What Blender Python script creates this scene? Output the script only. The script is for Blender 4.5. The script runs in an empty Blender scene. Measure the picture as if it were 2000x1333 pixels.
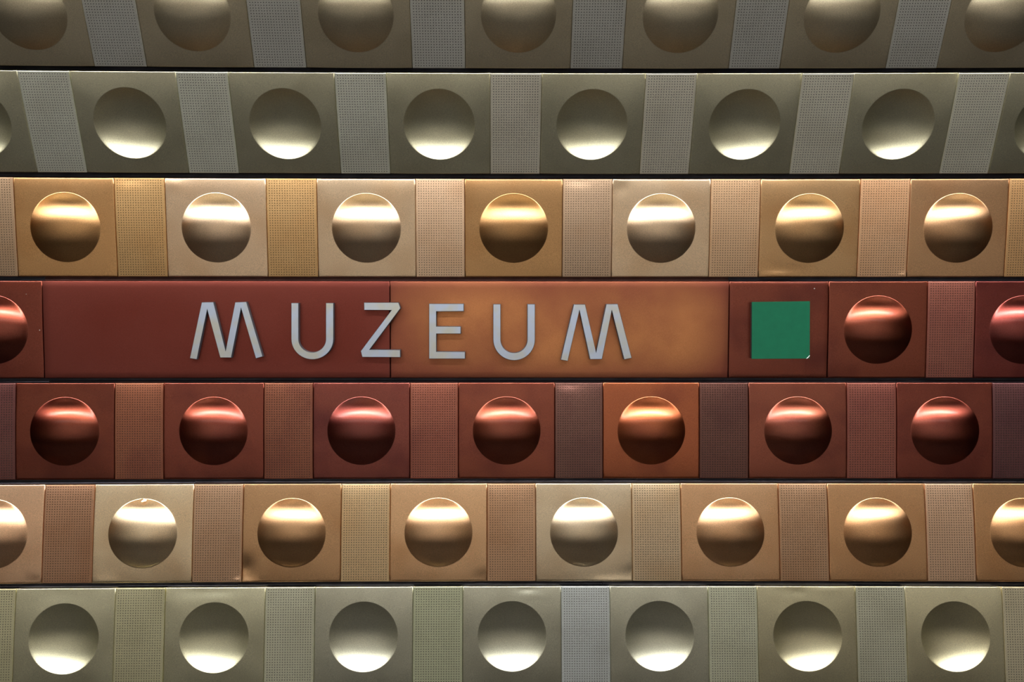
import bpy, math, random
from mathutils import Vector, Matrix

# ------------------------------------------------------------------ camera
F_PX, CX, CY = 1900.0, 1000.0 - 17.95, 666.5        # focal length and principal point (px of a 2000x1333 frame)
YAW, KD = -0.0085046, 0.0235258                     # heading against the wall, plan curvature of the wall
EYE = 1.6                                           # eye height above the platform
scene = bpy.context.scene
col = scene.collection

cam_data = bpy.data.cameras.new('camera')
cam_data.sensor_width = 36.0
cam_data.lens = F_PX * 36.0 / 2000.0
cam_data.shift_x = (1000.0 - CX) / 2000.0
cam_data.clip_start = 0.05
cam = bpy.data.objects.new('camera', cam_data)
cam.location = (4 * math.sin(YAW), 4 - 4 * math.cos(YAW), EYE)
cam.rotation_euler = (math.radians(90), 0, YAW)
col.objects.link(cam)
scene.camera = cam

# ------------------------------------------------------------------ world, exposure
world = bpy.data.worlds.new('world')
scene.world = world
world.use_nodes = True
world.node_tree.nodes['Background'].inputs[0].default_value = (1.0, 0.95, 0.88, 1)
world.node_tree.nodes['Background'].inputs[1].default_value = 0.015
vs = scene.view_settings
vs.view_transform = 'Standard'
vs.look = 'None'
vs.exposure = 0.0
vs.gamma = 1.0
vs.use_curve_mapping = False
scene.cycles.max_bounces = 5
scene.cycles.diffuse_bounces = 3
scene.cycles.glossy_bounces = 3
LAMP_STRENGTH = 72.0
FILL_STRENGTH = 11.0  # unseen lamp line added over the platform to lift the wall's reflections
LAMP_COLOUR = (1.0, 0.975, 0.95)
LAMP_Y, LAMP_Z, LAMP_W = 1.2, 3.54, 0.25           # the fluorescent line hangs over the platform edge

# ------------------------------------------------------------------ geometry of the wall, in wall space
# (X along the wall, Yd = down from eye level, Z = distance from the camera plane)
CYAW, SYAW = math.cos(YAW), math.sin(YAW)

def to_cam(X, Yd, Z):
    return CYAW * X + SYAW * (Z - 4), Yd, -SYAW * X + CYAW * (Z - 4) + 4

def cam_to_world(x, y, z):
    return Vector((CYAW * x - SYAW * (z - 4), SYAW * x + CYAW * (z - 4) + 4, EYE - y))

def wall_point(X, Yd, Z):
    """a point of the wall; the wall curves very gently towards the platform at both ends"""
    x, y, z = to_cam(X, Yd, Z)
    z /= 1 + KD * ((x / z) ** 2 + (y / z) ** 2)
    return cam_to_world(x, y, z)

def ray(px, py):
    a = cam_to_world(0, 0, 0)
    return a, cam_to_world((px - CX) / F_PX, (py - CY) / F_PX, 1.0) - a

def lin(c):
    return tuple((v / 255 / 12.92) if v / 255 <= 0.04045 else ((v / 255 + 0.055) / 1.055) ** 2.4 for v in c)

# ------------------------------------------------------------------ materials
def new_mat(name):
    m = bpy.data.materials.new(name)
    m.use_nodes = True
    nt = m.node_tree
    return m, nt, nt.nodes['Principled BSDF']

def N(nt, kind, **kw):
    n = nt.nodes.new(kind)
    for k, v in kw.items():
        setattr(n, k, v)
    return n

GRAIN = 0.48
def sheet_metal(name, rough, stain, stain_amount, coat=0.0, chalk=0.0):
    """anodised aluminium: the colour of each sheet sits on the object, blotches and grain come from noise"""
    m, nt, b = new_mat(name)
    oi = N(nt, 'ShaderNodeObjectInfo')
    tc = N(nt, 'ShaderNodeTexCoord')
    off = N(nt, 'ShaderNodeVectorMath', operation='MULTIPLY_ADD')
    nt.links.new(oi.outputs['Random'], off.inputs[0])
    off.inputs[1].default_value = (17.3, 9.1, 5.7)
    nt.links.new(tc.outputs['Object'], off.inputs[2])
    n1 = N(nt, 'ShaderNodeTexNoise')
    n1.inputs['Scale'].default_value = 5.0
    n1.inputs['Detail'].default_value = 2.0
    nt.links.new(off.outputs[0], n1.inputs['Vector'])
    r1 = N(nt, 'ShaderNodeMapRange')
    r1.inputs['From Min'].default_value = 0.46
    r1.inputs['From Max'].default_value = 0.78
    r1.inputs['To Max'].default_value = stain_amount
    nt.links.new(n1.outputs['Fac'], r1.inputs['Value'])
    mx = N(nt, 'ShaderNodeMix', data_type='RGBA', blend_type='MULTIPLY')
    nt.links.new(r1.outputs[0], mx.inputs['Factor'])
    nt.links.new(oi.outputs['Color'], mx.inputs['A'])
    mx.inputs['B'].default_value = (*stain, 1)
    # fine grain
    n2 = N(nt, 'ShaderNodeTexNoise')
    n2.inputs['Scale'].default_value = 420.0
    n2.inputs['Detail'].default_value = 0.0
    nt.links.new(off.outputs[0], n2.inputs['Vector'])
    r2 = N(nt, 'ShaderNodeMapRange')
    r2.inputs['From Min'].default_value = 0.3
    r2.inputs['From Max'].default_value = 0.7
    r2.inputs['To Min'].default_value = 0.86
    r2.inputs['To Max'].default_value = 1.10
    nt.links.new(n2.outputs['Fac'], r2.inputs['Value'])
    mg = N(nt, 'ShaderNodeVectorMath', operation='SCALE')
    nt.links.new(mx.outputs['Result'], mg.inputs[0])
    nt.links.new(r2.outputs[0], mg.inputs['Scale'])
    out = nt.nodes['Material Output']
    nt.nodes.remove(b)
    g1 = N(nt, 'ShaderNodeBsdfAnisotropic', distribution='BECKMANN')   # the matt anodised lobe
    nt.links.new(mg.outputs[0], g1.inputs['Color'])
    g2 = N(nt, 'ShaderNodeBsdfAnisotropic', distribution='BECKMANN')   # the clear sealed surface over it
    g2.inputs['Color'].default_value = (0.9, 0.88, 0.86, 1)
    g2.inputs['Roughness'].default_value = 0.22
    # the rolled sheet has a fine upright grain: it scatters light far more sideways than up and down
    vt = N(nt, 'ShaderNodeVectorTransform', vector_type='VECTOR', convert_from='OBJECT', convert_to='WORLD')
    vt.inputs[0].default_value = (0, 1, 0)
    for g in (g1, g2):
        nt.links.new(vt.outputs[0], g.inputs['Tangent'])
        g.inputs['Anisotropy'].default_value = GRAIN
    ms = N(nt, 'ShaderNodeMixShader')
    ms.inputs[0].default_value = coat
    nt.links.new(g1.outputs[0], ms.inputs[1])
    nt.links.new(g2.outputs[0], ms.inputs[2])
    df = N(nt, 'ShaderNodeBsdfDiffuse')                                # the faint chalky scatter of the oxide skin
    nt.links.new(mg.outputs[0], df.inputs['Color'])
    md = N(nt, 'ShaderNodeMixShader')
    md.inputs[0].default_value = chalk
    nt.links.new(ms.outputs[0], md.inputs[1])
    nt.links.new(df.outputs[0], md.inputs[2])
    nt.links.new(md.outputs[0], out.inputs['Surface'])
    rr = N(nt, 'ShaderNodeMapRange')
    rr.inputs['To Min'].default_value = rough - 0.03
    rr.inputs['To Max'].default_value = rough + 0.03
    nt.links.new(n1.outputs['Fac'], rr.inputs['Value'])
    nt.links.new(rr.outputs[0], g1.inputs['Roughness'])
    return m

M = {}
M['champagne'] = sheet_metal('champagne_aluminium', 0.49, (0.72, 0.70, 0.66), 0.6, chalk=0.03)
M['gold'] = sheet_metal('gold_aluminium', 0.43, (0.80, 0.66, 0.52), 0.55)
M['copper'] = sheet_metal('copper_aluminium', 0.40, (0.58, 0.47, 0.62), 0.9, coat=0.018)

for k_, st_, am_, co_ in (('champagne', (0.72, 0.70, 0.66), 0.5, 0.0), ('gold', (0.80, 0.66, 0.52), 0.5, 0.0), ('copper', (0.62, 0.50, 0.62), 0.6, 0.02)):
    M['strip_' + k_] = sheet_metal('perforated_' + k_, 0.58, st_, am_, coat=co_, chalk=0.09 if k_ == 'champagne' else 0.07)   # the punched strips are duller

def sign_metal():
    """the blank sheets behind the letters: copper faded to orange in broad blotches"""
    m, nt, b = new_mat('faded_copper_sheet')
    oi = N(nt, 'ShaderNodeObjectInfo')
    tc = N(nt, 'ShaderNodeTexCoord')
    n1 = N(nt, 'ShaderNodeTexNoise')
    n1.inputs['Scale'].default_value = 2.6
    n1.inputs['Detail'].default_value = 4.0
    nt.links.new(tc.outputs['Object'], n1.inputs['Vector'])
    sep = N(nt, 'ShaderNodeSeparateXYZ')
    nt.links.new(tc.outputs['Generated'], sep.inputs[0])
    # the fade is strongest in the middle of a sheet and leaves a darker rim
    fx = N(nt, 'ShaderNodeMapRange', interpolation_type='SMOOTHSTEP')
    fx.inputs['From Min'].default_value = -0.08
    fx.inputs['From Max'].default_value = 0.16
    ax = N(nt, 'ShaderNodeMath', operation='PINGPONG')
    ax.inputs[1].default_value = 0.5
    nt.links.new(sep.outputs['X'], ax.inputs[0])
    nt.links.new(ax.outputs[0], fx.inputs['Value'])
    fy = N(nt, 'ShaderNodeMapRange', interpolation_type='SMOOTHSTEP')
    fy.inputs['From Min'].default_value = -0.2
    fy.inputs['From Max'].default_value = 0.35
    ay = N(nt, 'ShaderNodeMath', operation='PINGPONG')
    ay.inputs[1].default_value = 0.5
    nt.links.new(sep.outputs['Y'], ay.inputs[0])
    nt.links.new(ay.outputs[0], fy.inputs['Value'])
    mu = N(nt, 'ShaderNodeMath', operation='MULTIPLY')
    nt.links.new(fx.outputs[0], mu.inputs[0])
    nt.links.new(fy.outputs[0], mu.inputs[1])
    md = N(nt, 'ShaderNodeMapRange')
    md.inputs['From Min'].default_value = 0.15
    md.inputs['From Max'].default_value = 0.62
    nt.links.new(n1.outputs['Fac'], md.inputs['Value'])
    m2 = N(nt, 'ShaderNodeMath', operation='MULTIPLY')
    nt.links.new(mu.outputs[0], m2.inputs[0])
    nt.links.new(md.outputs[0], m2.inputs[1])
    mx = N(nt, 'ShaderNodeMix', data_type='RGBA')
    nt.links.new(m2.outputs[0], mx.inputs['Factor'])
    mx.inputs['A'].default_value = (*SIGN_DARK, 1)
    nt.links.new(oi.outputs['Color'], mx.inputs['B'])
    n2 = N(nt, 'ShaderNodeTexNoise')
    n2.inputs['Scale'].default_value = 420.0
    nt.links.new(tc.outputs['Object'], n2.inputs['Vector'])
    r2 = N(nt, 'ShaderNodeMapRange')
    r2.inputs['From Min'].default_value = 0.3
    r2.inputs['From Max'].default_value = 0.7
    r2.inputs['To Min'].default_value = 0.86
    r2.inputs['To Max'].default_value = 1.1
    nt.links.new(n2.outputs['Fac'], r2.inputs['Value'])
    mg = N(nt, 'ShaderNodeVectorMath', operation='SCALE')
    nt.links.new(mx.outputs['Result'], mg.inputs[0])
    nt.links.new(r2.outputs[0], mg.inputs['Scale'])
    nt.links.new(mg.outputs[0], b.inputs['Base Color'])
    b.inputs['Metallic'].default_value = 1.0
    b.inputs['Roughness'].default_value = 0.36
    return m

SIGN_DARK = (0.19, 0.050, 0.038)
M['sign'] = sign_metal()

def plain(name, colour, rough=0.5, metallic=0.0, noise=0.0, scale=8.0):
    m, nt, b = new_mat(name)
    b.inputs['Roughness'].default_value = rough
    b.inputs['Metallic'].default_value = metallic
    tc = N(nt, 'ShaderNodeTexCoord')
    n = N(nt, 'ShaderNodeTexNoise')
    n.inputs['Scale'].default_value = scale
    n.inputs['Detail'].default_value = 4.0
    nt.links.new(tc.outputs['Object'], n.inputs['Vector'])
    mr = N(nt, 'ShaderNodeMapRange')
    mr.inputs['From Min'].default_value = 0.3
    mr.inputs['From Max'].default_value = 0.7
    mr.inputs['To Min'].default_value = 1 - noise
    mr.inputs['To Max'].default_value = 1 + noise
    nt.links.new(n.outputs['Fac'], mr.inputs['Value'])
    sc = N(nt, 'ShaderNodeVectorMath', operation='SCALE')
    sc.inputs[0].default_value = colour
    nt.links.new(mr.outputs[0], sc.inputs['Scale'])
    nt.links.new(sc.outputs[0], b.inputs['Base Color'])
    return m

M['backing'] = plain('black_backing_board', (0.010, 0.009, 0.011), 0.8, 0, 0.2)
M['hole'] = plain('shaded_hole_edge', (0.05, 0.045, 0.04), 0.8, 0, 0.1)  # hole walls coloured dark to stand for shade and kill lamp glints
M['rail'] = plain('dark_rail_metal', (0.035, 0.034, 0.042), 0.42, 1.0, 0.25, 14)
M['rail_brown'] = plain('brown_rail_metal', (0.06, 0.03, 0.026), 0.45, 1.0, 0.25, 14)
M['green'] = plain('green_enamel', (0.006, 0.090, 0.045), 0.7, 0, 0.06, 30)
M['green'].node_tree.nodes['Principled BSDF'].inputs['Specular IOR Level'].default_value = 0.12
M['green_side'] = plain('dark_marker_edge', (0.012, 0.020, 0.024), 0.6, 0, 0.1)
M['chip'] = plain('bare_chipped_enamel', (0.85, 0.87, 0.85), 0.4, 0, 0.05)
M['fleck'] = plain('beige_paint_speck', (0.36, 0.30, 0.27), 0.6, 0, 0.1)
M['platform'] = plain('grey_granite', (0.15, 0.145, 0.14), 0.5, 0, 0.12, 6)
M['white_line'] = plain('white_paint', (0.75, 0.74, 0.70), 0.6, 0, 0.05)
M['track'] = plain('dark_track_bed', (0.025, 0.023, 0.021), 0.95, 0, 0.3, 4)
M['plinth'] = plain('sooty_concrete', (0.05, 0.046, 0.042), 0.95, 0, 0.3, 3)
M['marble'] = plain('beige_marble', (0.66, 0.63, 0.58), 0.4, 0, 0.15, 2)
M['ceiling'] = plain('grey_ceiling', (0.36, 0.35, 0.345), 0.8, 0, 0.08, 2)
M['steel'] = plain('rusty_track_steel', (0.05, 0.04, 0.034), 0.7, 0.0, 0.2)
M['housing'] = plain('lamp_housing', (0.55, 0.55, 0.53), 0.5, 0, 0.03)

def letter_metal():
    m, nt, b = new_mat('brushed_steel_letter')
    tc = N(nt, 'ShaderNodeTexCoord')
    n = N(nt, 'ShaderNodeTexNoise')
    n.inputs['Scale'].default_value = 13.0
    n.inputs['Detail'].default_value = 2.0
    nt.links.new(tc.outputs['Object'], n.inputs['Vector'])
    rp = N(nt, 'ShaderNodeValToRGB')
    rp.color_ramp.elements[0].position = 0.40
    rp.color_ramp.elements[0].color = (0.46, 0.53, 0.66, 1)
    rp.color_ramp.elements[1].position = 0.68
    rp.color_ramp.elements[1].color = (0.50, 0.51, 0.47, 1)  # tan smudges of reflection put into the face colour by noise
    nt.links.new(n.outputs['Fac'], rp.inputs['Fac'])
    nt.links.new(rp.outputs['Color'], b.inputs['Base Color'])
    b.inputs['Metallic'].default_value = 1.0
    b.inputs['Roughness'].default_value = 0.38
    return m
M['letter'] = letter_metal()
M['letter_side'] = plain('shaded_letter_return', (0.05, 0.055, 0.07), 0.6, 0, 0.1)  # sides and outline painted dark: their shade is put into the colour

m, nt, b = new_mat('lamp_diffuser')
b.inputs['Base Color'].default_value = (0.8, 0.8, 0.8, 1)
b.inputs['Emission Color'].default_value = (*LAMP_COLOUR, 1)
b.inputs['Emission Strength'].default_value = LAMP_STRENGTH
M['diffuser'] = m
m2_ = m.copy()
m2_.name = 'fill_lamp_diffuser'
m2_.node_tree.nodes['Principled BSDF'].inputs['Emission Strength'].default_value = FILL_STRENGTH
M['diffuser_fill'] = m2_

# ------------------------------------------------------------------ object helpers
def mesh_of(name, verts, faces, mat, smooth=True):
    me = bpy.data.meshes.new(name)
    me.from_pydata(verts, [], faces)
    me.materials.append(mat)
    if smooth:
        me.polygons.foreach_set('use_smooth', [True] * len(me.polygons))
    me.update()
    return me

def link(name, data, parent=None, matrix=None, colour=None, label=None):
    o = bpy.data.objects.new(name, data)
    col.objects.link(o)
    if parent is not None:
        o.parent = parent
    if matrix is not None:
        o.matrix_local = matrix
    if colour is not None:
        o.color = (*colour, 1)
    if label:
        o['label'] = label
    return o

def tag(o, label=None, category=None, kind=None, group=None):
    for k, v in (('label', label), ('category', category), ('kind', kind), ('group', group)):
        if v:
            o[k] = v
    return o

def box_data(x0, x1, y0, y1, z0, z1, verts=None, faces=None):
    verts = [] if verts is None else verts
    faces = [] if faces is None else faces
    k = len(verts)
    verts += [(x, y, z) for z in (z0, z1) for y in (y0, y1) for x in (x0, x1)]
    faces += [tuple(k + i for i in f) for f in ((0, 2, 3, 1), (4, 5, 7, 6), (0, 1, 5, 4), (2, 6, 7, 3), (0, 4, 6, 2), (1, 3, 7, 5))]
    return verts, faces

# ------------------------------------------------------------------ the rows of the cladding
# per row: first seam kind, seam positions in the photograph (top edge, bottom edge), edge profile (Yd, Z) top and bottom
S_W, T_W = 0.4009, 0.1991
def edge_from(Yb, Zb, tilt, H=0.396):
    t = math.radians(tilt)
    return (Yb - H * math.cos(t), Zb - H * math.sin(t))
R1B = (-1.0398, 3.7162)
R1T = edge_from(*R1B, 30.2)
R7T = (1.0009, 3.9682)
R7B = (R7T[0] + 0.396 * math.cos(math.radians(3.95)), R7T[1] - 0.396 * math.sin(math.radians(3.95)))
R0B = (R1T[0] - 0.014, R1T[1] - 0.010)
R0T = edge_from(*R0B, 38)
R8T = (R7B[0] + 0.018, R7B[1] - 0.002)
R8B = (R8T[0] + 0.396 * math.cos(math.radians(7)), R8T[1] - 0.396 * math.sin(math.radians(7)))
ROWS = {
 0: dict(first='T', X0=-1.70, top=R0T, bot=R0B, n=12, metal='champagne', shape=-1),
 1: dict(first='T', top=R1T, bot=R1B, metal='champagne', shape=1,
         bx=[185.5,287.7,497,599,805.8,909,1113.8,1215,1422.5,1522,1728.8,1828.5]),
 2: dict(first='T', top=(-1.0264,3.7358), bot=(-0.6715,3.9106), metal='champagne', shape=-1,
         tx=[30.8,133,340.2,443.8,651.4,753.3,957.3,1058.8,1262.5,1363.7,1568.8,1671,1874,1973.8],
         bx=[74.2,170.8,371,467,666.8,762.7,958,1054,1249,1343.8,1540.8,1637.8,1834.8,1930]),
 3: dict(first='S', top=(-0.6547,3.9252), bot=(-0.2608,3.9699), metal='gold', shape=1,
         tx=[24.5,221,320,518,617,811,907,1099.8,1196,1390,1487,1682,1779.5,1972],
         bx=[35,231,328,525,622,813.5,908,1098,1194,1384,1480,1674,1769.7,1962]),
 4: dict(top=(-0.2443,3.9735), bot=(0.1520,3.998), metal='copper', shape=1,
         tx=[-112,82,761.3,1425.3,1619.5,1813.8,1906.5,2098], bx=[-108,86,762.7,1421.8,1615.7,1808,1901,2092],
         seq=['S','sign','sign','flat','S','T','S']),
 5: dict(first='S', top=(0.1712,4.0031), bot=(0.5667,4.0057), metal='copper', shape=1,
         tx=[29.8,223,319,516,611.5,801,895,1084,1177.5,1365.8,1462,1654,1751.5,1939.8],
         bx=[29.8,224,319,514.5,610.8,800.5,895,1084,1177.8,1366.5,1462.8,1654.6,1751.5,1938.8]),
 6: dict(first='T', top=(0.5864,4.0057), bot=(0.982,3.9775), metal='gold', shape=1,
         tx=[86.8,184.8,379,475.3,667.3,762.7,951,1045.5,1233.8,1328.8,1519.8,1615.7,1806.5,1901.3],
         bx=[81.2,178.5,373.8,471.5,664.3,760,951.7,1047,1236,1332.3,1525,1621,1812.8,1907]),
 7: dict(first='S', top=R7T, bot=R7B, metal='champagne', shape=-1,
         tx=[30.6,225.6,322.5,518.4,615,807,903.8,1096,1190.8,1383,1478.5,1671,1767.3,1957.3]),
 8: dict(first='T', X0=-1.80, top=R8T, bot=R8B, n=12, metal='champagne', shape=-1),
}
def px_to_X(px, Yd, Z):
    """distance along the wall at which an edge of this profile meets an image column"""
    lo, hi = -4.0, 4.0
    for _ in range(50):
        mid = (lo + hi) / 2
        x, y, z = to_cam(mid, Yd, Z)
        m_ = 1 + KD * ((x / z) ** 2 + (y / z) ** 2)
        if CX + F_PX * x / z * m_ < px: lo = mid
        else: hi = mid
    return (lo + hi) / 2

def seams(r):
    if 'X0' in r:
        X, s, out = r['X0'], r['first'], []
        for _ in range(r['n'] + 1):
            out.append((X, X)); X += S_W if s == 'S' else T_W; s = 'T' if s == 'S' else 'S'
        seq = [('S' if (i % 2 == 0) == (r['first'] == 'S') else 'T') for i in range(r['n'])]
    else:
        tX = [px_to_X(p, *r['top']) for p in r['tx']] if 'tx' in r else None
        bX = [px_to_X(p, *r['bot']) for p in r['bx']] if 'bx' in r else None
        tX, bX = tX or bX, bX or tX
        out = list(zip(tX, bX))
        seq = r.get('seq') or [('S' if (i % 2 == 0) == (r['first'] == 'S') else 'T') for i in range(len(out) - 1)]
    out, seq = list(out), list(seq)
    for _ in range(3):                                   # the row runs on past both ends of the frame
        k = 'T' if seq[0] != 'T' else 'S'
        d = S_W if k == 'S' else T_W
        out.insert(0, (out[0][0] - d, out[0][1] - d)); seq.insert(0, k)
        k = 'T' if seq[-1] != 'T' else 'S'
        d = S_W if k == 'S' else T_W
        out.append((out[-1][0] + d, out[-1][1] + d)); seq.append(k)
    return out, seq

def frame(r, s0, s1):
    tl, tr = wall_point(s0[0], *r['top']), wall_point(s1[0], *r['top'])
    bl, br = wall_point(s0[1], *r['bot']), wall_point(s1[1], *r['bot'])
    c = (tl + tr + bl + br) / 4
    u = (tr + br - tl - bl) / 2
    v = (tl + tr - bl - br) / 2
    w, h = u.length, v.length
    u.normalize()
    v = (v - u * v.dot(u)).normalized()
    n = u.cross(v)                                       # points back to the platform
    mt = Matrix((u, v, n)).transposed().to_4x4()
    mt.translation = c
    return mt, w, h

# ------------------------------------------------------------------ sheet shapes
DOME_R, DOME_ANGLE = 0.139, math.radians(38)
SEAM, ROLL, FLANGE = 0.0014, 0.0035, 0.024

def warp_fn(rng, a, b, pillow, wave, dents, bow=0.0):
    k = [(rng.uniform(6, 20) * rng.choice((-1, 1)), rng.uniform(6, 20), rng.uniform(0, 6.28), rng.uniform(0.3, 1)) for _ in range(5)]
    pt = [pillow * rng.uniform(lo, hi) for lo, hi in ((0.9, 1.5), (0.2, 0.7), (0.3, 0.9), (0.3, 0.9))]
    L = 0.024 if pillow < 0.0015 else 0.045 if pillow < 0.004 else 0.08
    def f(x, y):
        w = wave * sum(q[3] * math.sin(q[0] * x + q[1] * y + q[2]) for q in k) / 3
        w -= bow * (y / b) ** 2 * (1.0 if y > 0 else 0.35)
        # the edges are drawn back; the strongest edge wins, which leaves the soft diagonal creases in the corners
        w -= sum((p * math.exp(-max(d, 0) / L)) ** 5 for d, p in ((b - y, pt[0]), (b + y, pt[1]), (a - x, pt[2]), (a + x, pt[3]))) ** 0.2
        w += 0.6 * pillow
        for dx, dy, dep, sx, sy in dents:
            w += dep * math.exp(-((x - dx) / sx) ** 2 - ((y - dy) / sy) ** 2)
        return w
    return f

def pierced_sheet(a, b, f, mat):
    """square sheet with a round opening for its boss, rolled edges and a return flange"""
    seg = 96
    verts, faces = [], []
    dirs = []
    for i in range(seg):
        t = 2 * math.pi * (i + 0.0) / seg
        c, s = math.cos(t), math.sin(t)
        q = max(abs(c), abs(s))
        dirs.append((c, s, c / q, s / q))
    rings = []
    R = DOME_R + 0.0015
    ia, ib = a - ROLL, b - ROLL
    for k in (0, 0.12, 0.3, 0.48, 0.64, 0.77, 0.87, 0.94, 1.0):
        ring = []
        for c, s, cx, sy in dirs:
            x = R * c * (1 - k) + ia * cx * k
            y = R * s * (1 - k) + ib * sy * k
            ring.append((x, y, f(x, y)))
        rings.append(ring)
    for ang, back in ((30, 0), (60, 0), (90, 0), (90, FLANGE)):
        t = math.radians(ang)
        ring = []
        for c, s, cx, sy in dirs:
            x0, y0 = ia * cx, ib * sy
            ex = ROLL * math.sin(t)
            x = x0 + (ex * (1 if cx > 0 else -1) if abs(abs(cx) - 1) < 1e-6 else 0)
            y = y0 + (ex * (1 if sy > 0 else -1) if abs(abs(sy) - 1) < 1e-6 else 0)
            ring.append((x, y, f(x0, y0) - ROLL * (1 - math.cos(t)) - back))
        rings.append(ring)
    for ring in rings:
        verts += ring
    for j in range(len(rings) - 1):
        for i in range(seg):
            i2 = (i + 1) % seg
            faces.append((j * seg + i, (j + 1) * seg + i, (j + 1) * seg + i2, j * seg + i2))
    return mesh_of('pierced_sheet', verts, faces, mat)

def boss(sign, f, mat, dings=()):
    """spherical boss pressed out of (sign 1) or into (sign -1) the sheet, with a small fillet at its rim"""
    seg, rings = (64, []) if not dings else (256, [])
    nr = 14 if not dings else 56
    Rs = DOME_R / math.sin(DOME_ANGLE)
    z0 = Rs * math.cos(DOME_ANGLE)
    for k in range(1, nr + 1):
        t = DOME_ANGLE * k / nr
        rings.append((Rs * math.sin(t), Rs * math.cos(t) - z0))
    # fillet: from the rim slope to flat
    r, z = rings.pop()
    rings.append((r - 0.0012, z + 0.0012 * math.tan(DOME_ANGLE)))
    rings.append((r + 0.0003, 0.0002))
    rings.append((r + 0.0015, 0.0))
    verts = [(0, 0, sign * (Rs - z0) + f(0, 0))]
    for r, z in rings:
        for i in range(seg):
            t = 2 * math.pi * i / seg
            x, y = r * math.cos(t), r * math.sin(t)
            w = sign * z + f(x, y)
            for dx, dy, dep, s in dings:
                w += dep * math.exp(-((x - dx) ** 2 + (y - dy) ** 2) / s ** 2)
            verts.append((x, y, w))
    faces = [(0, 1 + i, 1 + (i + 1) % seg) for i in range(seg)]
    for j in range(len(rings) - 1):
        for i in range(seg):
            i2 = (i + 1) % seg
            faces.append((1 + j * seg + i, 1 + (j + 1) * seg + i, 1 + (j + 1) * seg + i2, 1 + j * seg + i2))
    return mesh_of('boss', verts, faces, mat)

def grid_lines(a, n):
    ia = a - ROLL
    inner = [-ia + 2 * ia * i / n for i in range(n + 1)]
    return inner

def rim(verts, faces, loop, a, b, f):
    """rolled edge and return flange round the boundary loop (indices, counter-clockwise)"""
    prev = loop
    for ang, back in ((30, 0), (60, 0), (90, 0), (90, FLANGE)):
        t = math.radians(ang)
        cur = []
        for i in loop:
            x, y, z = verts[i]
            ex = ROLL * math.sin(t)
            nx = x + (math.copysign(ex, x) if abs(x) > a - ROLL - 1e-6 else 0)
            ny = y + (math.copysign(ex, y) if abs(y) > b - ROLL - 1e-6 else 0)
            cur.append(len(verts))
            verts.append((nx, ny, z - ROLL * (1 - math.cos(t)) - back))
        for k in range(len(loop)):
            k2 = (k + 1) % len(loop)
            faces.append((prev[k], cur[k], cur[k2], prev[k2]))
        prev = cur

def loop_of(nx, ny, idx):
    return ([idx(i, 0) for i in range(nx)] + [idx(nx, j) for j in range(ny)] +
            [idx(nx - i, ny) for i in range(nx)] + [idx(0, ny - j) for j in range(ny)])

def flat_sheet(a, b, f, mat, nx, ny):
    gx, gy = grid_lines(a, nx), grid_lines(b, ny)
    idx = lambda i, j: j * (nx + 1) + i
    verts = [(x, y, f(x, y)) for y in gy for x in gx]
    faces = [(idx(i, j), idx(i + 1, j), idx(i + 1, j + 1), idx(i, j + 1)) for j in range(ny) for i in range(nx)]
    rim(verts, faces, loop_of(nx, ny, idx), a, b, f)
    return mesh_of('flat_sheet', verts, faces, mat)

def perforated_sheet(a, b, f, mat):
    """18 x 39 round holes punched through a thin sheet"""
    hx, hy, hr, depth = 18, 39, 0.0018, 0.003
    x0, x1 = -a + 0.0072, a - 0.0085
    y0, y1 = -b + 0.0045, b - 0.0055
    ia, ib = a - ROLL, b - ROLL
    gx = [-ia] + [x0 + (x1 - x0) * i / hx for i in range(hx + 1)] + [ia]
    gy = [-ib] + [y0 + (y1 - y0) * i / hy for i in range(hy + 1)] + [ib]
    nx, ny = len(gx) - 1, len(gy) - 1
    idx = lambda i, j: j * (nx + 1) + i
    verts = [(x, y, f(x, y)) for y in gy for x in gx]
    faces, walls = [], set()
    octo = [(math.cos(math.pi * (k + 0.5) / 4), math.sin(math.pi * (k + 0.5) / 4)) for k in range(8)]
    for j in range(ny):
        for i in range(nx):
            c = (idx(i, j), idx(i + 1, j), idx(i + 1, j + 1), idx(i, j + 1))
            if i in (0, nx - 1) or j in (0, ny - 1):
                faces.append(c)
                continue
            cx, cy = (gx[i] + gx[i + 1]) / 2, (gy[j] + gy[j + 1]) / 2
            k0 = len(verts)
            z = f(cx, cy)
            for ox, oy in octo:
                verts.append((cx + hr * ox, cy + hr * oy, z))
            k1 = len(verts)
            for zz in (z, z - depth):
                for ox, oy in octo:
                    verts.append((cx + hr * ox, cy + hr * oy, zz))
            o = lambda k: k0 + k % 8
            # octagon corners: 0,1 upper right .. ; sides: right = 7,0  top = 1,2  left = 3,4  bottom = 5,6
            faces += [(c[0], c[1], o(6), o(5)), (c[1], c[2], o(0), o(7)), (c[2], c[3], o(2), o(1)), (c[3], c[0], o(4), o(3))]
            faces += [(c[1], o(7), o(6)), (c[2], o(1), o(0)), (c[3], o(3), o(2)), (c[0], o(5), o(4))]
            for k in range(8):
                walls.add(len(faces))
                faces.append((k1 + k, k1 + (k + 1) % 8, k1 + 8 + (k + 1) % 8, k1 + 8 + k))
    rim(verts, faces, loop_of(nx, ny, idx), a, b, f)
    me = mesh_of('perforated_sheet', verts, faces, mat)
    me.materials.append(M['hole'])
    for i in walls:
        me.polygons[i].material_index = 1
        me.polygons[i].use_smooth = False
    return me

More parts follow.
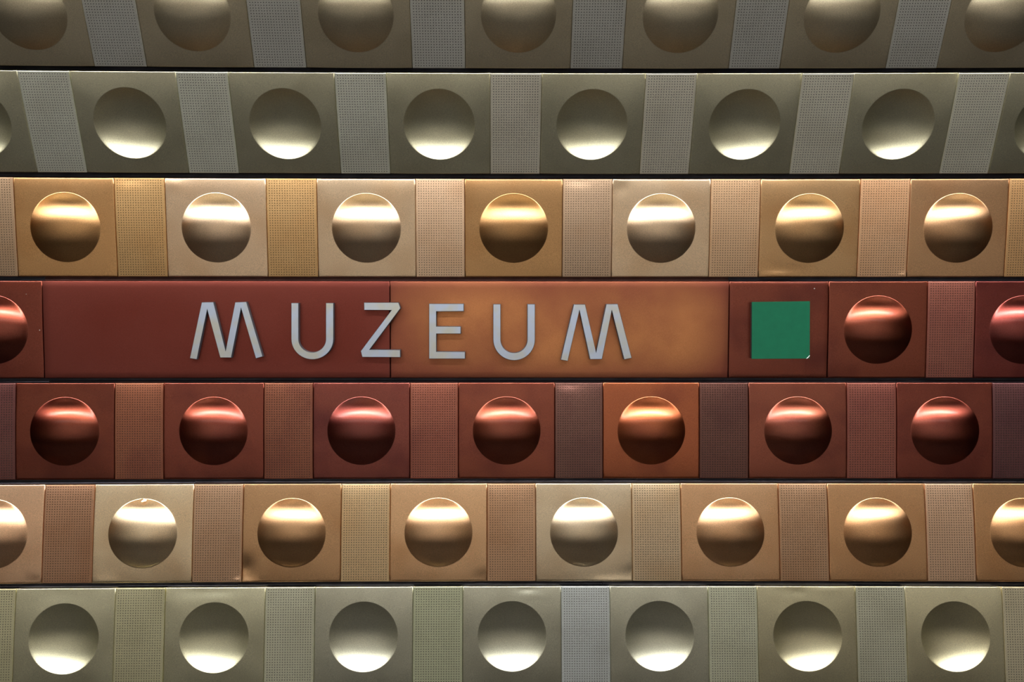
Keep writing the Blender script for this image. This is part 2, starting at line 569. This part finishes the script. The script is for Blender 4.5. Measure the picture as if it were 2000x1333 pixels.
# ------------------------------------------------------------------ the room: wall, platform, track, ceiling
HALF = 9.0                                             # the station runs on to both sides
def profile_sheet(name, prof, mat, x0=-HALF, x1=HALF, nx=2, thick=(0, 0), fn=None):
    """a strip of constant profile [(y, z)...] with thickness vector, running along x"""
    verts, faces = [], []
    n = len(prof)
    for off in (0, 1):
        for k in range(nx + 1):
            x = x0 + (x1 - x0) * k / nx
            for y, z in prof:
                verts.append((x, y + thick[0] * off, z + thick[1] * off))
    idx = lambda o, k, j: (o * (nx + 1) + k) * n + j
    for k in range(nx):
        for j in range(n - 1):
            faces.append((idx(0, k, j), idx(0, k + 1, j), idx(0, k + 1, j + 1), idx(0, k, j + 1)))
            faces.append((idx(1, k, j), idx(1, k, j + 1), idx(1, k + 1, j + 1), idx(1, k + 1, j)))
        faces.append((idx(0, k, 0), idx(1, k, 0), idx(1, k + 1, 0), idx(0, k + 1, 0)))
        faces.append((idx(0, k, n - 1), idx(0, k + 1, n - 1), idx(1, k + 1, n - 1), idx(1, k, n - 1)))
    return mesh_of(name, verts, faces, mat, smooth=False)

BACK = 0.066
prof = [(R8B[1] + 0.10, -1.1), (R8B[1] + BACK + 0.02, EYE - R8B[0])]
for i in range(8, -1, -1):
    r = ROWS[i]
    for (Yd, Z) in (r['bot'], r['top']):
        prof.append((Z + BACK, EYE - Yd))
wall = tag(link('wall_back', profile_sheet('wall_back', prof, M['backing'], thick=(0.06, 0.02))),
           'dark track-side tunnel wall clad in rows of coloured metal panels', kind='structure')

TOPY, TOPZ = R0T[1] + BACK, EYE - R0T[0]
cc = (0.2, 1.2)
a0 = math.atan2(TOPZ - cc[1], TOPY - cc[0])
R0_ = math.hypot(TOPZ - cc[1], TOPY - cc[0])
arc = []
for k in range(25):
    t = a0 + (math.pi - 0.10 - a0) * k / 24
    arc.append((cc[0] + R0_ * math.cos(t), cc[1] + R0_ * math.sin(t)))
tag(link('ceiling', profile_sheet('ceiling', arc, M['ceiling'], thick=(0, 0.08))), 'grey vaulted ceiling of the platform tunnel', kind='structure')

EDGE = 0.06                                            # the platform edge
v, f_ = box_data(-HALF, HALF, -3.7, EDGE, -0.25, 0.0)
tag(link('floor', mesh_of('floor', v, f_, M['platform'], False)), 'grey granite platform floor', kind='structure')
v, f_ = box_data(-HALF, HALF, EDGE - 0.42, EDGE - 0.36, 0.0, 0.004)
tag(link('trim_1', mesh_of('trim_1', v, f_, M['white_line'], False)), 'white safety line along the platform edge', kind='structure')
v, f_ = box_data(-HALF, HALF, EDGE - 0.35, EDGE - 0.15, -1.1, -0.25)
tag(link('wall_platform', mesh_of('wall_platform', v, f_, M['plinth'], False)), 'sooty concrete wall under the platform edge', kind='structure')
v, f_ = box_data(-HALF, HALF, EDGE - 0.35, 4.2, -1.2, -1.1)
tag(link('floor_track', mesh_of('floor_track', v, f_, M['track'], False)), 'dark track bed between platform and wall', kind='structure')
v, f_ = box_data(-HALF, HALF, -3.45, -3.3, 0.0, 2.7)
tag(link('wall_front', mesh_of('wall_front', v, f_, M['marble'], False)), 'beige marble wall behind the platform', kind='structure')

# ------------------------------------------------------------------ the panels
rng = random.Random(11)
def C(*c, gain=1.0):
    return tuple(min(0.95, x * gain) for x in lin(c))
G_GOLD, G_RED, G_CH = 1.45, 2.1, 1.26
# colours by row and by image column of the middle of the piece: squares and strips
PALETTE = {
 3: dict(S=[(128,(186,140,84)),(424,(205,175,135)),(716,(202,174,134)),(1004,(172,130,78)),(1290,(202,174,134)),(1580,(190,150,98)),(1870,(188,145,98))],
         T=[(0,(165,135,98)),(270,(190,150,92)),(570,(195,156,98)),(860,(202,168,128)),(1147,(178,148,112)),(1435,(195,158,114)),(1725,(205,162,116)),(1995,(190,147,92))], gain=G_GOLD),
 6: dict(S=[(12,(190,152,112)),(278,(195,170,130)),(570,(162,124,80)),(857,(182,143,98)),(1141,(184,164,128)),(1426,(178,138,94)),(1715,(168,126,80)),(1990,(172,128,80))],
         T=[(135,(152,113,78)),(427,(170,135,98)),(712,(190,160,112)),(998,(174,135,95)),(1283,(185,160,120)),(1568,(164,128,90)),(1857,(176,142,106))], gain=G_GOLD),
 5: dict(S=[(125,(95,40,28)),(417,(98,42,32)),(705,(96,42,36)),(990,(106,49,36)),(1272,(126,63,39)),(1557,(110,54,41)),(1845,(98,42,33))],
         T=[(0,(84,46,44)),(270,(116,66,49)),(565,(112,63,48)),(848,(118,64,52)),(1130,(92,58,52)),(1415,(82,48,43)),(1703,(108,58,50)),(1970,(74,41,43))], gain=G_RED),
 4: dict(S=[(0,(97,40,30)),(1713,(104,47,34)),(2000,(93,35,32))], T=[(1857,(108,60,52))], flat=[(1520,(98,42,31))],
         sign=[(422,(88,41,34)),(1092,(150,100,64))], gain=G_RED),
 2: dict(S=[(0,(196,190,160))], T=[(0,(196,198,184)),(1600,(200,196,180))], gain=G_CH),
 1: dict(S=[(0,(194,180,150))], T=[(0,(190,190,182))], gain=G_CH),
 7: dict(S=[(0,(196,190,158)),(1000,(192,188,165)),(1867,(200,190,154))], T=[(270,(188,184,150)),(565,(196,196,172)),(855,(186,190,160)),(1145,(196,202,200)),(1430,(192,194,170)),(1720,(190,190,168)),(1990,(194,186,158))], gain=G_CH),
 0: dict(S=[(0,(194,180,150))], T=[(0,(190,190,182))], gain=G_CH),
 8: dict(S=[(0,(196,190,160))], T=[(0,(190,192,170))], gain=G_CH),
}
def colour_of(row, kind, px):
    p = PALETTE[row]
    c = min(p[kind], key=lambda e: abs(e[0] - px))[1]
    j = rng.uniform(0.95, 1.05)
    if row in (4, 5) and kind != 'sign':
        c = (c[0], c[1] + 6, c[2] + 4)
    elif row in (3, 6):
        c = (c[0], c[1] + 4, c[2] + 14)
        j *= 1.2 if row == 6 else 0.93
    elif kind == 'S':
        c = (c[0], c[1] + 3, c[2] + 6)
    if kind == 'sign':
        j *= 0.76
    if kind == 'T':
        j *= {3: 0.90, 6: 0.98, 5: 1.12, 4: 1.12, 2: 1.33, 1: 1.03}.get(row, 1.2)
    return C(*c, gain=p['gain'] * j)

# dents: (row, image column of the piece) -> (x, y, depth, sx, sy) on the sheet
DENTS = {
 (6, 570): [(-0.185, -0.15, -0.007, 0.035, 0.05), (-0.185, -0.195, 0.006, 0.025, 0.014)],
 (6, 1141): [(0.185, -0.17, -0.003, 0.02, 0.03), (0.12, -0.195, 0.003, 0.07, 0.012)],
 (6, 857): [(0.185, -0.185, -0.0025, 0.03, 0.025)],
 (6, 278): [(-0.15, -0.19, 0.002, 0.05, 0.02), (0.0, 0.145, -0.0015, 0.03, 0.02)],
 (6, 12): [(0.17, -0.19, -0.002, 0.03, 0.02)],
 (3, 1580): [(-0.13, -0.19, 0.0035, 0.06, 0.018), (-0.10, -0.165, -0.0015, 0.08, 0.015)],
 (3, 1290): [(-0.17, 0.16, -0.0016, 0.025, 0.025), (-0.18, 0.19, 0.002, 0.03, 0.015)],
 (3, 424): [(-0.17, 0.175, 0.0015, 0.03, 0.02)],
 (7, 999): [(0.06, 0.185, -0.0022, 0.04, 0.012), (0.09, 0.165, 0.0012, 0.05, 0.014)],
 (7, 417): [(-0.05, 0.18, -0.002, 0.12, 0.02), (0.02, 0.155, 0.001, 0.05, 0.02)],
 (7, 1578): [(-0.04, 0.175, -0.0018, 0.05, 0.016), (0.10, 0.185, 0.0016, 0.06, 0.014)],
 (7, 125): [(-0.03, 0.17, -0.0014, 0.06, 0.02)],
}
BENT = {(7, 275): 1, (6, 427): 2, (3, 1147): 1, (3, 270): 1, (3, 1725): 2, (5, 1130): 1}      # strips with a bent edge
DINGS = {(6, 278): [(0.004, 0.128, -0.006, 0.008), (-0.006, 0.134, 0.003, 0.006)]}
def nearest(table, row, px):
    for (r_, p_), v_ in table.items():
        if r_ == row and abs(p_ - px) < 60:
            return v_
    return []

def strip_variant(k, metal):
    g = random.Random(50 + k)
    a, b = 0.0981, 0.198
    dents = [[], [(-0.04, 0.19, -0.0018, 0.05, 0.02)], [(0.085, -0.19, 0.0022, 0.015, 0.01)], []][k % 4]
    return perforated_sheet(a, b, warp_fn(g, a, b, 0.0011, 0.0006, dents, 0.003), M['strip_' + metal])
STRIPS = {mt_: [strip_variant(k, mt_) for k in range(4)] for mt_ in ('champagne', 'gold', 'copper')}

LOOK = {
 'champagne': ('champagne-grey', ), 'gold': ('gold-bronze', ), 'copper': ('dark copper-red', )}
BOW = {0: 0.003, 1: 0.003, 2: 0.0035, 3: 0.0035, 4: 0.005, 5: 0.0065, 6: 0.0072, 7: 0.003, 8: 0.003}   # how far each row bellies out
sign_frames, flat_frame = [], None
for row, r in ROWS.items():
    out, seq = seams(r)
    mt_name = r['metal']
    for s0, s1, kind in zip(out, out[1:], seq):
        mtx, w, h = frame(r, s0, s1)
        c = mtx.translation
        x, y, z = to_cam(c.x, EYE - c.z, c.y)
        px = CX + F_PX * x / z
        colour = colour_of(row, kind, px)
        a, b = w / 2 - SEAM / 2, h / 2
        look = LOOK[mt_name][0]
        if kind == 'S':
            pil = {'champagne': 0.0078, 'gold': 0.0022, 'copper': 0.0026}[mt_name]
            fn = warp_fn(rng, a, b, pil, 0.0006, nearest(DENTS, row, px), BOW[row])
            base, part = ('domed_panel', 'dome') if r['shape'] > 0 else ('dished_panel', 'dish')
            how = 'raised round dome' if r['shape'] > 0 else 'sunken round dish'
            o = link(base, pierced_sheet(a, b, fn, M[mt_name]), wall, mtx, colour, f'{look} square metal panel with a {how}')
            link(part, boss(r['shape'], fn, M[mt_name], nearest(DINGS, row, px)), o, None, colour)
        elif kind == 'T':
            pick = next((v_ for (r_, p_), v_ in BENT.items() if r_ == row and abs(p_ - px) < 50), None)
            me = STRIPS[mt_name][rng.choice((0, 3)) if pick is None else pick]
            sc = Matrix.Diagonal((w / 0.1976, h / 0.396, BOW[row] * 0.6 / 0.003, 1))
            link('perforated_panel', me, wall, mtx @ sc, colour, f'{look} narrow metal panel punched with rows of tiny holes')
        elif kind == 'flat':
            fn = warp_fn(rng, a, b, 0.0018, 0.0005, [], BOW[4])
            flat_frame = mtx
            link('flat_panel', flat_sheet(a, b, fn, M['copper'], 24, 24), wall, mtx, colour, 'plain copper-red square panel behind the green marker')
        else:
            sign_frames.append((mtx, a, b, colour))

# ------------------------------------------------------------------ rails in the joints between the rows
def rail_piece(row_above, row_below, p0, p1, drop, mat, back=0.023):
    ra, rb = ROWS[row_above], ROWS[row_below]
    Yt, Zt = ra['bot']; Yb, Zb = rb['top']
    X0, X1 = px_to_X(p0, Yb, Zb) + 0.0005, px_to_X(p1, Yb, Zb) - 0.0005
    n = max(2, int((X1 - X0) / 0.3))
    Zm = max(Zt, Zb)
    # cross-section (Yd, Z): a face strip set back in the joint with a rounded bead along its lower edge
    hgt = Yb - Yt
    sec = [(Yt - 0.02, Zm + back), (Yt + hgt * 0.50, Zm + back), (Yt + hgt * 0.56, Zm + back - 0.005), (Yt + hgt * 0.70, Zm + back - 0.006),
           (Yt + hgt * 0.76, Zm + back - 0.003), (Yb + 0.006, Zm + back - 0.002), (Yb + 0.006, Zm + back + 0.008), (Yt - 0.02, Zm + back + 0.008)]
    sec = [(y + drop, z) for y, z in sec]
    verts, faces = [], []
    m_ = len(sec)
    for k in range(n + 1):
        X = X0 + (X1 - X0) * k / n
        verts += [tuple(wall_point(X, y, z)) for y, z in sec]
    for k in range(n):
        for j in range(m_):
            j2 = (j + 1) % m_
            faces.append((k * m_ + j, (k + 1) * m_ + j, (k + 1) * m_ + j2, k * m_ + j2))
    faces.append(tuple(range(m_)))
    faces.append(tuple(reversed(range(n * m_, (n + 1) * m_))))
    link('rail', mesh_of('rail', verts, faces, mat, False), wall)

JOINTS = [
 (0, 1, (-700, 960, 2700), (0, 0)), (1, 2, (-700, 655, 1460, 2700), (0, 0, 0)), (2, 3, (-700, 520, 1310, 2700), (0, 0, 0)),
 (3, 4, (-700, 83, 1425, 2700), (0, 0.001, 0)), (4, 5, (-700, 93, 792, 1421, 2700), (0.001, 0, 0.001, 0)),
 (5, 6, (-700, 379, 1245, 2700), (0.003, 0, 0)), (6, 7, (-700, 460, 1178, 2700), (0.003, 0, -0.001)), (7, 8, (-700, 960, 2700), (0, 0))]
for ra, rb, xs, drops in JOINTS:
    for p0, p1, d in zip(xs, xs[1:], drops):
        rail_piece(ra, rb, p0, p1, d, M['rail_brown'] if (ra, p0) == (3, 83) else M['rail'])

# ------------------------------------------------------------------ the station name
(m1, a1, b1, c1), (m2, a2, b2, c2) = sign_frames
base = (m1.translation + m2.translation) / 2
sign = bpy.data.objects.new('station_sign', None)
col.objects.link(sign)
sign_m = m2.copy(); sign_m.translation = base
sign.matrix_world = sign_m
inv = sign_m.inverted()
tag(sign, 'station sign with steel letters MUZEUM on two long blank copper-brown panels', 'sign')
for mtx, a, b, c, lab in ((m1, a1, b1, c1, 'dark copper-red blank sheet'), (m2, a2, b2, c2, 'copper sheet faded to orange')):
    fn = warp_fn(rng, a, b, 0.0009, 0.0007, [])
    link('sign_panel', flat_sheet(a, b, fn, M['sign'], 48, 16), sign, inv @ mtx, c, lab)

def unproject(mtx, px, py, w):
    """where the sight line of a photograph point meets the plane w in front of a sheet, in sheet coordinates"""
    o, d = ray(px, py)
    im = mtx.inverted()
    o, d = im @ o, im.to_3x3() @ d
    t = (w - o.z) / d.z
    return (o + d * t).xy

def arc_pts(cx, cy, rx, ry, a0, a1, n):
    return [(cx + rx * math.cos(math.radians(a0 + (a1 - a0) * i / n)), cy + ry * math.sin(math.radians(a0 + (a1 - a0) * i / n))) for i in range(n + 1)]

def u_shape(xo0, xo1, xi0, xi1, top, cyo, ryo, cyi, ryi):
    cx = (xo0 + xo1) / 2
    ci = (xi0 + xi1) / 2
    outer = arc_pts(cx, cyo, (xo1 - xo0) / 2, ryo, 180, 0, 24)          # image y runs down: 180 -> 0 through the bottom
    inner = arc_pts(ci, cyi, (xi1 - xi0) / 2, ryi, 0, 180, 24)
    return [(xo0, top)] + outer + [(xo1, top), (xi1, top)] + inner + [(xi0, top)]

def zoomed(pts, s, ox, oy):
    return [(x / s + ox, y / s + oy) for x, y in pts]

LETTERS = [
 ('M', zoomed([(70,870),(163,885),(298,230),(465,862),(612,862),(738,212),(930,873),(1022,847),(808,132),(660,138),(538,775),(380,135),(225,138)], 6.667, 360, 570), 'first letter M'),
 ('U', zoomed(u_shape(1391,1943,1488,1842,148,618,267,618,172), 6.667, 360, 570), 'letter U after the first M'),
 ('Z', zoomed([(180,185),(770,185),(803,285),(280,985),(800,990),(800,1118),(150,1115),(125,1010),(645,318),(183,315)], 8.696, 690, 570), 'letter Z across the panel joint'),
 ('E', zoomed([(1285,205),(1878,205),(1878,335),(1412,340),(1412,590),(1828,592),(1828,718),(1412,718),(1412,1018),(1900,1022),(1900,1143),(1285,1143)], 8.696, 690, 570), 'letter E'),
 ('U', zoomed(u_shape(149,678,245,580,157,604,264,602,170), 6.4516, 940, 570), 'letter U before the last M'),
 ('M', zoomed([(1000,860),(1090,877),(1237,232),(1370,855),(1522,853),(1645,232),(1800,858),(1897,838),(1720,155),(1575,157),(1447,768),(1310,160),(1165,160)], 6.4516, 940, 570), 'last letter M'),
]
from mathutils.geometry import tessellate_polygon
def extrude(pts, z0, z1, bev=0.0012):
    n = len(pts)
    area = sum(pts[i][0] * pts[(i + 1) % n][1] - pts[(i + 1) % n][0] * pts[i][1] for i in range(n))
    if area < 0:
        pts = pts[::-1]
    inset = []
    for i in range(n):
        p, q, s = Vector(pts[i - 1]), Vector(pts[i]), Vector(pts[(i + 1) % n])
        e0, e1 = (q - p).normalized(), (s - q).normalized()
        n0, n1 = Vector((-e0.y, e0.x)), Vector((-e1.y, e1.x))
        mm = (n0 + n1)
        k = bev * 2 / max(0.5, mm.length_squared)
        inset.append(q + mm * k)
    verts = [(x, y, z0) for x, y in pts] + [(x, y, z1 - bev) for x, y in pts] + [(p.x, p.y, z1) for p in inset]
    faces = []
    for lv in (0, 1):
        for i in range(n):
            j = (i + 1) % n
            faces.append((lv * n + i, lv * n + j, (lv + 1) * n + j, (lv + 1) * n + i))
    tris = tessellate_polygon([[Vector((x, y, 0)) for x, y in pts]])
    for t in tris:
        p = [Vector(pts[i]) for i in t]
        ccw = (p[1] - p[0]).cross(p[2] - p[0]) > 0
        t = tuple(t) if ccw else tuple(reversed(t))
        faces.append(tuple(2 * n + i for i in t))
        faces.append(tuple(reversed(t)))
    return verts, faces

LETTER_T = 0.030
for ch, pts, lab in LETTERS:
    P = [unproject(sign_m, x, y, LETTER_T) for x, y in pts]
    verts, faces = extrude([(p.x, p.y) for p in P], 0.001, LETTER_T, 0.0016)
    me = mesh_of('letter', verts, faces, M['letter'], False)
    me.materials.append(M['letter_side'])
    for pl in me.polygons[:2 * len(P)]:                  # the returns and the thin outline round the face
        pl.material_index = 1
    link('letter', me, sign, None, None, 'raised brushed steel ' + lab)

# ------------------------------------------------------------------ specks of paint on the copper panels
for (px_, py_, row_, rad) in ((77.5, 645.5, 4, 0.0042), (1591.0, 564.5, 4, 0.0034), (492.0, 850.5, 5, 0.0026), (51.0, 576.0, 4, 0.0022), (853.0, 842.0, 5, 0.0024)):
    r = ROWS[row_]
    t_ = ((py_ - CY) / F_PX * 3.99 - r['top'][0]) / (r['bot'][0] - r['top'][0])
    Yd_ = r['top'][0] + (r['bot'][0] - r['top'][0]) * t_
    Z_ = r['top'][1] + (r['bot'][1] - r['top'][1]) * t_
    p_ = wall_point(px_to_X(px_, Yd_, Z_), Yd_, Z_)
    rad *= 0.85
    fv = [(rad * k_ * math.cos(math.pi * i / 4) * (1 + 0.25 * math.sin(3.0 * i)), -z_, rad * k_ * math.sin(math.pi * i / 4)) for k_, z_ in ((1.0, -0.004), (0.55, 0.0016)) for i in range(8)]
    ff = [(i, (i + 1) % 8, 8 + (i + 1) % 8, 8 + i) for i in range(8)] + [tuple(range(8, 16)), tuple(reversed(range(8)))]
    link('paint_fleck', mesh_of('paint_fleck', fv, ff, M['fleck'], False), wall, Matrix.Translation(p_))

# ------------------------------------------------------------------ the green marker
MK_T = 0.032
mk = bpy.data.objects.new('line_marker', None)
col.objects.link(mk)
corners = [unproject(flat_frame, x, y, MK_T) for x, y in ((1468.8, 590.2), (1582.0, 588.8), (1581.5, 701.0), (1468.2, 701.6))]
ctr = sum((Vector((p.x, p.y, 0)) for p in corners), Vector()) / 4
mk.matrix_world = flat_frame @ Matrix.Translation(ctr)
tag(mk, 'raised green square metro line marker on a copper panel right of the letters', 'marker')
loc = [(p.x - ctr.x, p.y - ctr.y) for p in corners]
verts, faces = extrude([(x * 0.985, y * 0.985) for x, y in loc], 0.002, MK_T - 0.004, 0.0005)
link('marker_body', mesh_of('marker_body', verts, faces, M['green_side'], False), mk)
br = Vector(loc[2])
plate = [loc[0], loc[1], (br.x, br.y + 0.014), (br.x - 0.014, br.y), loc[3]]
verts, faces = extrude(plate, MK_T - 0.004, MK_T, 0.0006)
link('face_plate', mesh_of('face_plate', verts, faces, M['green'], False), mk)
chip = [(br.x, br.y + 0.0145), (br.x - 0.0005, br.y + 0.011), (br.x - 0.0085, br.y + 0.0015), (br.x - 0.014, br.y - 0.0003), (br.x - 0.0135, br.y + 0.0012)]
verts, faces = extrude(chip, MK_T - 0.004, MK_T + 0.0004, 0.0002)
link('chipped_corner', mesh_of('chipped_corner', verts, faces, M['chip'], False), mk, None, None, 'white chipped corner')
tip = [(br.x - 0.0003, br.y + 0.0105), (br.x - 0.008, br.y + 0.0012), (br.x - 0.0003, br.y + 0.0003)]
verts, faces = extrude(tip, MK_T - 0.004, MK_T - 0.0006, 0.0003)
link('broken_corner', mesh_of('broken_corner', verts, faces, M['green'], False), mk)

# ------------------------------------------------------------------ track rails and the lamp line, with an added fill line behind, out of the frame
for k, (y0, lab) in enumerate(((1.35, 'track rail nearer the platform'), (2.80, 'track rail nearer the tunnel wall'))):
    sec = [(-0.065, 0), (0.065, 0), (0.065, 0.012), (0.012, 0.03), (0.012, 0.11), (0.036, 0.125), (0.036, 0.155), (-0.036, 0.155), (-0.036, 0.125), (-0.012, 0.11), (-0.012, 0.03), (-0.065, 0.012)]
    n = len(sec)
    verts = [(x, y0 + y, -1.1 + z) for x in (-HALF, HALF) for y, z in sec]
    faces = [(j, (j + 1) % n, n + (j + 1) % n, n + j) for j in range(n)] + [tuple(reversed(range(n))), tuple(range(n, 2 * n))]
    tag(link('track_rail', mesh_of('track_rail', verts, faces, M['steel'], False)), 'steel ' + lab, 'rail')

LEN, GAPX = 1.55, 0.05
hv, hf = box_data(-LEN / 2, LEN / 2, -LAMP_W / 2 - 0.02, LAMP_W / 2 + 0.02, 0.02, 0.10)
h_me = mesh_of('lamp_housing', hv, hf, M['housing'], False)
dv, df = [], []
prof_d = [(-LAMP_W / 2, 0.02), (-LAMP_W * 0.42, -0.015), (-LAMP_W * 0.2, -0.03), (LAMP_W * 0.2, -0.03), (LAMP_W * 0.42, -0.015), (LAMP_W / 2, 0.02)]
for x in (-LEN / 2, LEN / 2):
    dv += [(x, y, z) for y, z in prof_d]
df = [(i, i + 1, 7 + i, 6 + i) for i in range(5)] + [(5, 0, 6, 11), (0, 5, 4, 3, 2, 1), (6, 7, 8, 9, 10, 11)]
d_me = mesh_of('lamp_diffuser', dv, df, M['diffuser'], False)
bv, bf = box_data(-0.012, 0.012, -0.012, 0.012, 0.10, 1.2)
b_me = mesh_of('lamp_hanger', bv, bf, M['housing'], False)
d2_me = d_me.copy()
d2_me.materials[0] = M['diffuser_fill']
for ly, lz, dm, lab, grp in ((LAMP_Y, LAMP_Z, d_me, 'bright fluorescent lamp hung over the track beside the platform edge', 'fluorescent lamps over the track'),
                             (-2.0, 3.45, d2_me, 'added dimmer fill lamp hung over the back of the platform', 'added fill lamps over the platform')):
    for i in range(6):
        lamp = bpy.data.objects.new('ceiling_lamp', None)
        col.objects.link(lamp)
        lamp.location = ((i - 2.5) * (LEN + GAPX) - 0.5, ly, lz)
        tag(lamp, lab, 'lamp', None, grp)
        link('housing', h_me, lamp)
        link('diffuser', dm, lamp)
        for sx in (-0.5, 0.5):
            link('hanger', b_me, lamp, Matrix.Translation((sx, 0, 0)))
